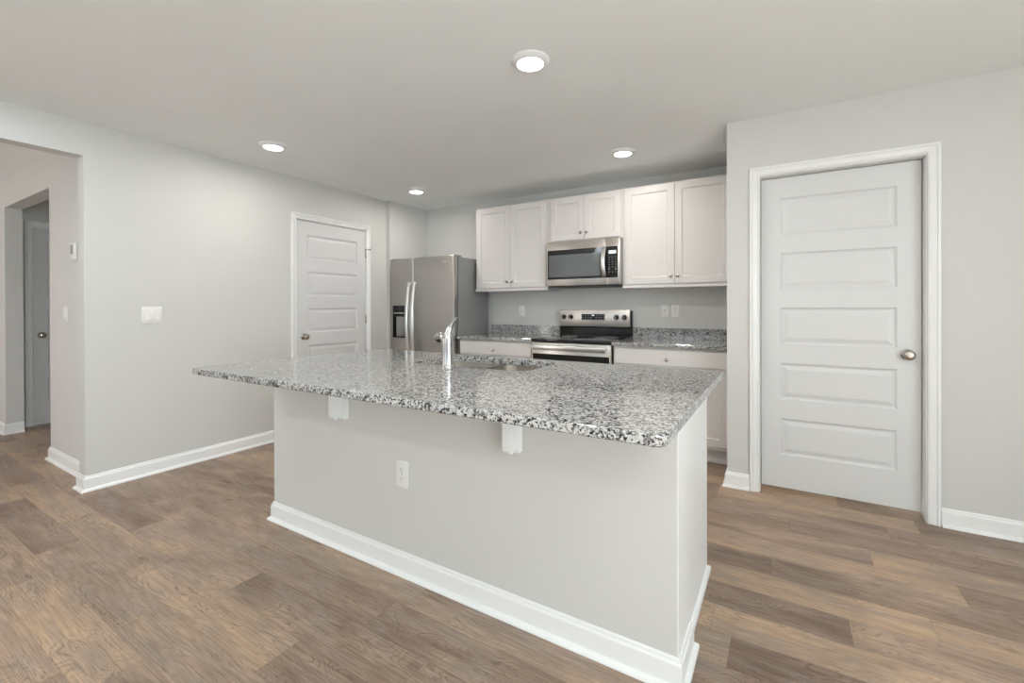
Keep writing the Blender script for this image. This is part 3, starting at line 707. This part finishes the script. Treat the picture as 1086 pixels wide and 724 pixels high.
for i in range(13):
    t = i / 12; pts.append((hx_ - 0.004 * math.sin(PI * t), my - 0.008 - 0.034 * math.sin(PI * t) ** 0.7, gz0 + 0.006 + t * (gz1 - gz0 - 0.012)))
tube(bm, pts, 0.019, 14, 0.40, Vector((1, 0, 0)).cross(Vector((0, 0, 1))))
part('handle', bm, M_HANDLE, md, 'curved bright steel handle', 'all')
bm = bmesh.new(); bx(bm, xs + 0.0005, w2, my, my + 0.039, 0.012, mh, bev=0.003); cpn = part('control_panel', bm, M_STEEL, mw, None, True)
bm = bmesh.new(); bx(bm, xs + 0.0005, w2 - 0.020, my - 0.002, my + 0.004, gz0, gz1, bev=0.0008); part('keypad', bm, M_BLACK, cpn, 'black keypad area')
bm = bmesh.new(); kx0 = xs + 0.028; kx1 = w2 - 0.034; bx(bm, kx0, kx1, my - 0.003, my - 0.001, gz1 - 0.066, gz1 - 0.036); part('display', bm, M_DISP, cpn, 'lit grey display')
bm = bmesh.new()
for j in range(7):
    for i in range(3):
        a = kx0 + i * (kx1 - kx0 - 0.011) / 2; z = gz1 - 0.098 - j * 0.0225
        if j == 5 and i == 1: continue
        bx(bm, a, a + 0.011, my - 0.0028, my - 0.001, z, z + (0.012 if j in (5,) else 0.0045))
part('key_print', bm, M_KEY, cpn)
bm = bmesh.new(); bx(bm, -0.012, 0.012, my - 0.001, my + 0.001, mh - 0.036, mh - 0.029); part('badge', bm, M_HANDLE, md, 'tiny bright maker mark')

# ------------------------------------------------------------------ refrigerator
FRX0, FRX1, FRF, FRZ = -3.838, -2.915, 3.642, 1.752
fr = thing('refrigerator', 'tall stainless steel side-by-side refrigerator with ice dispenser in the corner', 'refrigerator', ((FRX0 + FRX1) / 2, Y2, 0))
fx = fr.location.x; fw = (FRX1 - FRX0) / 2; fyy = FRF - Y2
bm = bmesh.new(); bx(bm, -fw + 0.003, fw - 0.001, fyy + 0.082, -0.045, 0.03, FRZ - 0.012, bev=0.004)
bx(bm, -fw + 0.03, fw - 0.03, fyy + 0.10, -0.10, 0.0, 0.04)
part('cabinet_body', bm, M_FSIDE, fr, 'grey painted steel body', True)
bm = bmesh.new(); bx(bm, -fw + 0.01, fw - 0.012, fyy + 0.066, fyy + 0.083, 0.05, FRZ - 0.02); part('door_gasket', bm, M_BLACKM, fr, 'dark door gasket')
SPL = -3.481 - fx
def fdoor(nm, a, b, hole=None):
    z0, z1 = 0.06, FRZ
    o = None
    bm = bmesh.new()
    if hole is None: bx(bm, a, b, fyy, fyy + 0.067, z0, z1, bev=0.007, seg=3)
    else:
        h0, h1, hz0, hz1 = hole
        bx(bm, a, b, fyy + 0.055, fyy + 0.067, z0, z1, bev=0.002)
        # front skin with rectangular recess
        ring = [(a, b, z0, z1), (a + 0.004, b - 0.004, z0 + 0.004, z1 - 0.004)]
        def rv(r_, y): return [bm.verts.new(p) for p in ((r_[0], y, r_[2]), (r_[1], y, r_[2]), (r_[1], y, r_[3]), (r_[0], y, r_[3]))]
        L = [rv(ring[0], fyy + 0.056), rv(ring[0], fyy + 0.004), rv(ring[1], fyy), rv((h0, h1, hz0, hz1), fyy), rv((h0, h1, hz0, hz1), fyy + 0.052)]
        for A, B in zip(L, L[1:]):
            for i in range(4): bm.faces.new((A[i], A[(i + 1) % 4], B[(i + 1) % 4], B[i]))
        bm.faces.new(L[-1])
    return part(nm, bm, M_STEELV, fr, None, True)
DX0, DX1, DZ0, DZ1 = -3.797 - fx, -3.562 - fx, 0.868, 1.228
fz = fdoor('freezer_door', -fw, SPL - 0.003, (DX0, DX1, DZ0, DZ1))
rf = fdoor('refrigerator_door', SPL + 0.003, fw)
bm = bmesh.new()
bx(bm, DX0, DX1, fyy - 0.001, fyy + 0.030, DZ1 - 0.095, DZ1, bev=0.001)
bx(bm, DX0, DX0 + 0.006, fyy - 0.001, fyy + 0.05, DZ0, DZ1 - 0.09); bx(bm, DX1 - 0.006, DX1, fyy - 0.001, fyy + 0.05, DZ0, DZ1 - 0.09)
bx(bm, DX0 + 0.006, DX1 - 0.006, fyy + 0.048, fyy + 0.0515, DZ0, DZ1 - 0.09); bx(bm, DX0, DX1, fyy - 0.002, fyy + 0.05, DZ0, DZ0 + 0.012)
dsp = part('ice_dispenser', bm, M_BLACK, fz, 'black ice and water dispenser recess')
bm = bmesh.new(); bx(bm, DX0 + 0.02, DX0 + 0.145, fyy + 0.030, fyy + 0.047, DZ0 + 0.012, DZ0 + 0.235, bev=0.006); part('dispenser_paddle', bm, M_GREYPL, fz, 'grey dispenser paddle', True)
bm = bmesh.new(); bx(bm, DX0 + 0.02, DX1 - 0.02, fyy - 0.002, fyy + 0.001, DZ1 - 0.088, DZ1 - 0.080); part('dispenser_trim', bm, M_HANDLE, fz)
for hx0, dr in ((SPL - 0.040, fz), (SPL + 0.040, rf)):
    bm = bmesh.new(); pts = []
    for i in range(19):
        t = i / 18; pts.append((hx0, fyy - 0.022 - 0.050 * math.sin(PI * t) ** 0.8, 0.62 + t * 0.865))
    tube(bm, pts, 0.0185, 16, 0.7, Vector((0, -1, 0)))
    for z in (0.635, 1.472): bx(bm, hx0 - 0.011, hx0 + 0.011, fyy - 0.026, fyy + 0.001, z - 0.015, z + 0.015, bev=0.003)
    part('handle', bm, M_HANDLE, dr, 'bright curved handle', 'all')
bm = bmesh.new(); cxl = -3.03 - fx
bx(bm, cxl - 0.03, cxl + 0.03, fyy - 0.0012, fyy + 0.0005, 1.683, 1.688)
lathe(bm, [(0.013, -0.001), (0.015, -0.001), (0.015, 0.0005), (0.013, 0.0005)], (cxl - 0.008, fyy, 1.692), 'y', 24, False)
part('badge', bm, M_HANDLE, rf, 'small bright maker emblem')
for hx0 in (-fw + 0.05, fw - 0.05):
    bm = bmesh.new(); bx(bm, hx0 - 0.04, hx0 + 0.04, fyy + 0.02, fyy + 0.15, FRZ - 0.014, FRZ + 0.008, bev=0.005); part('hinge_cover', bm, M_FSIDE, fr)
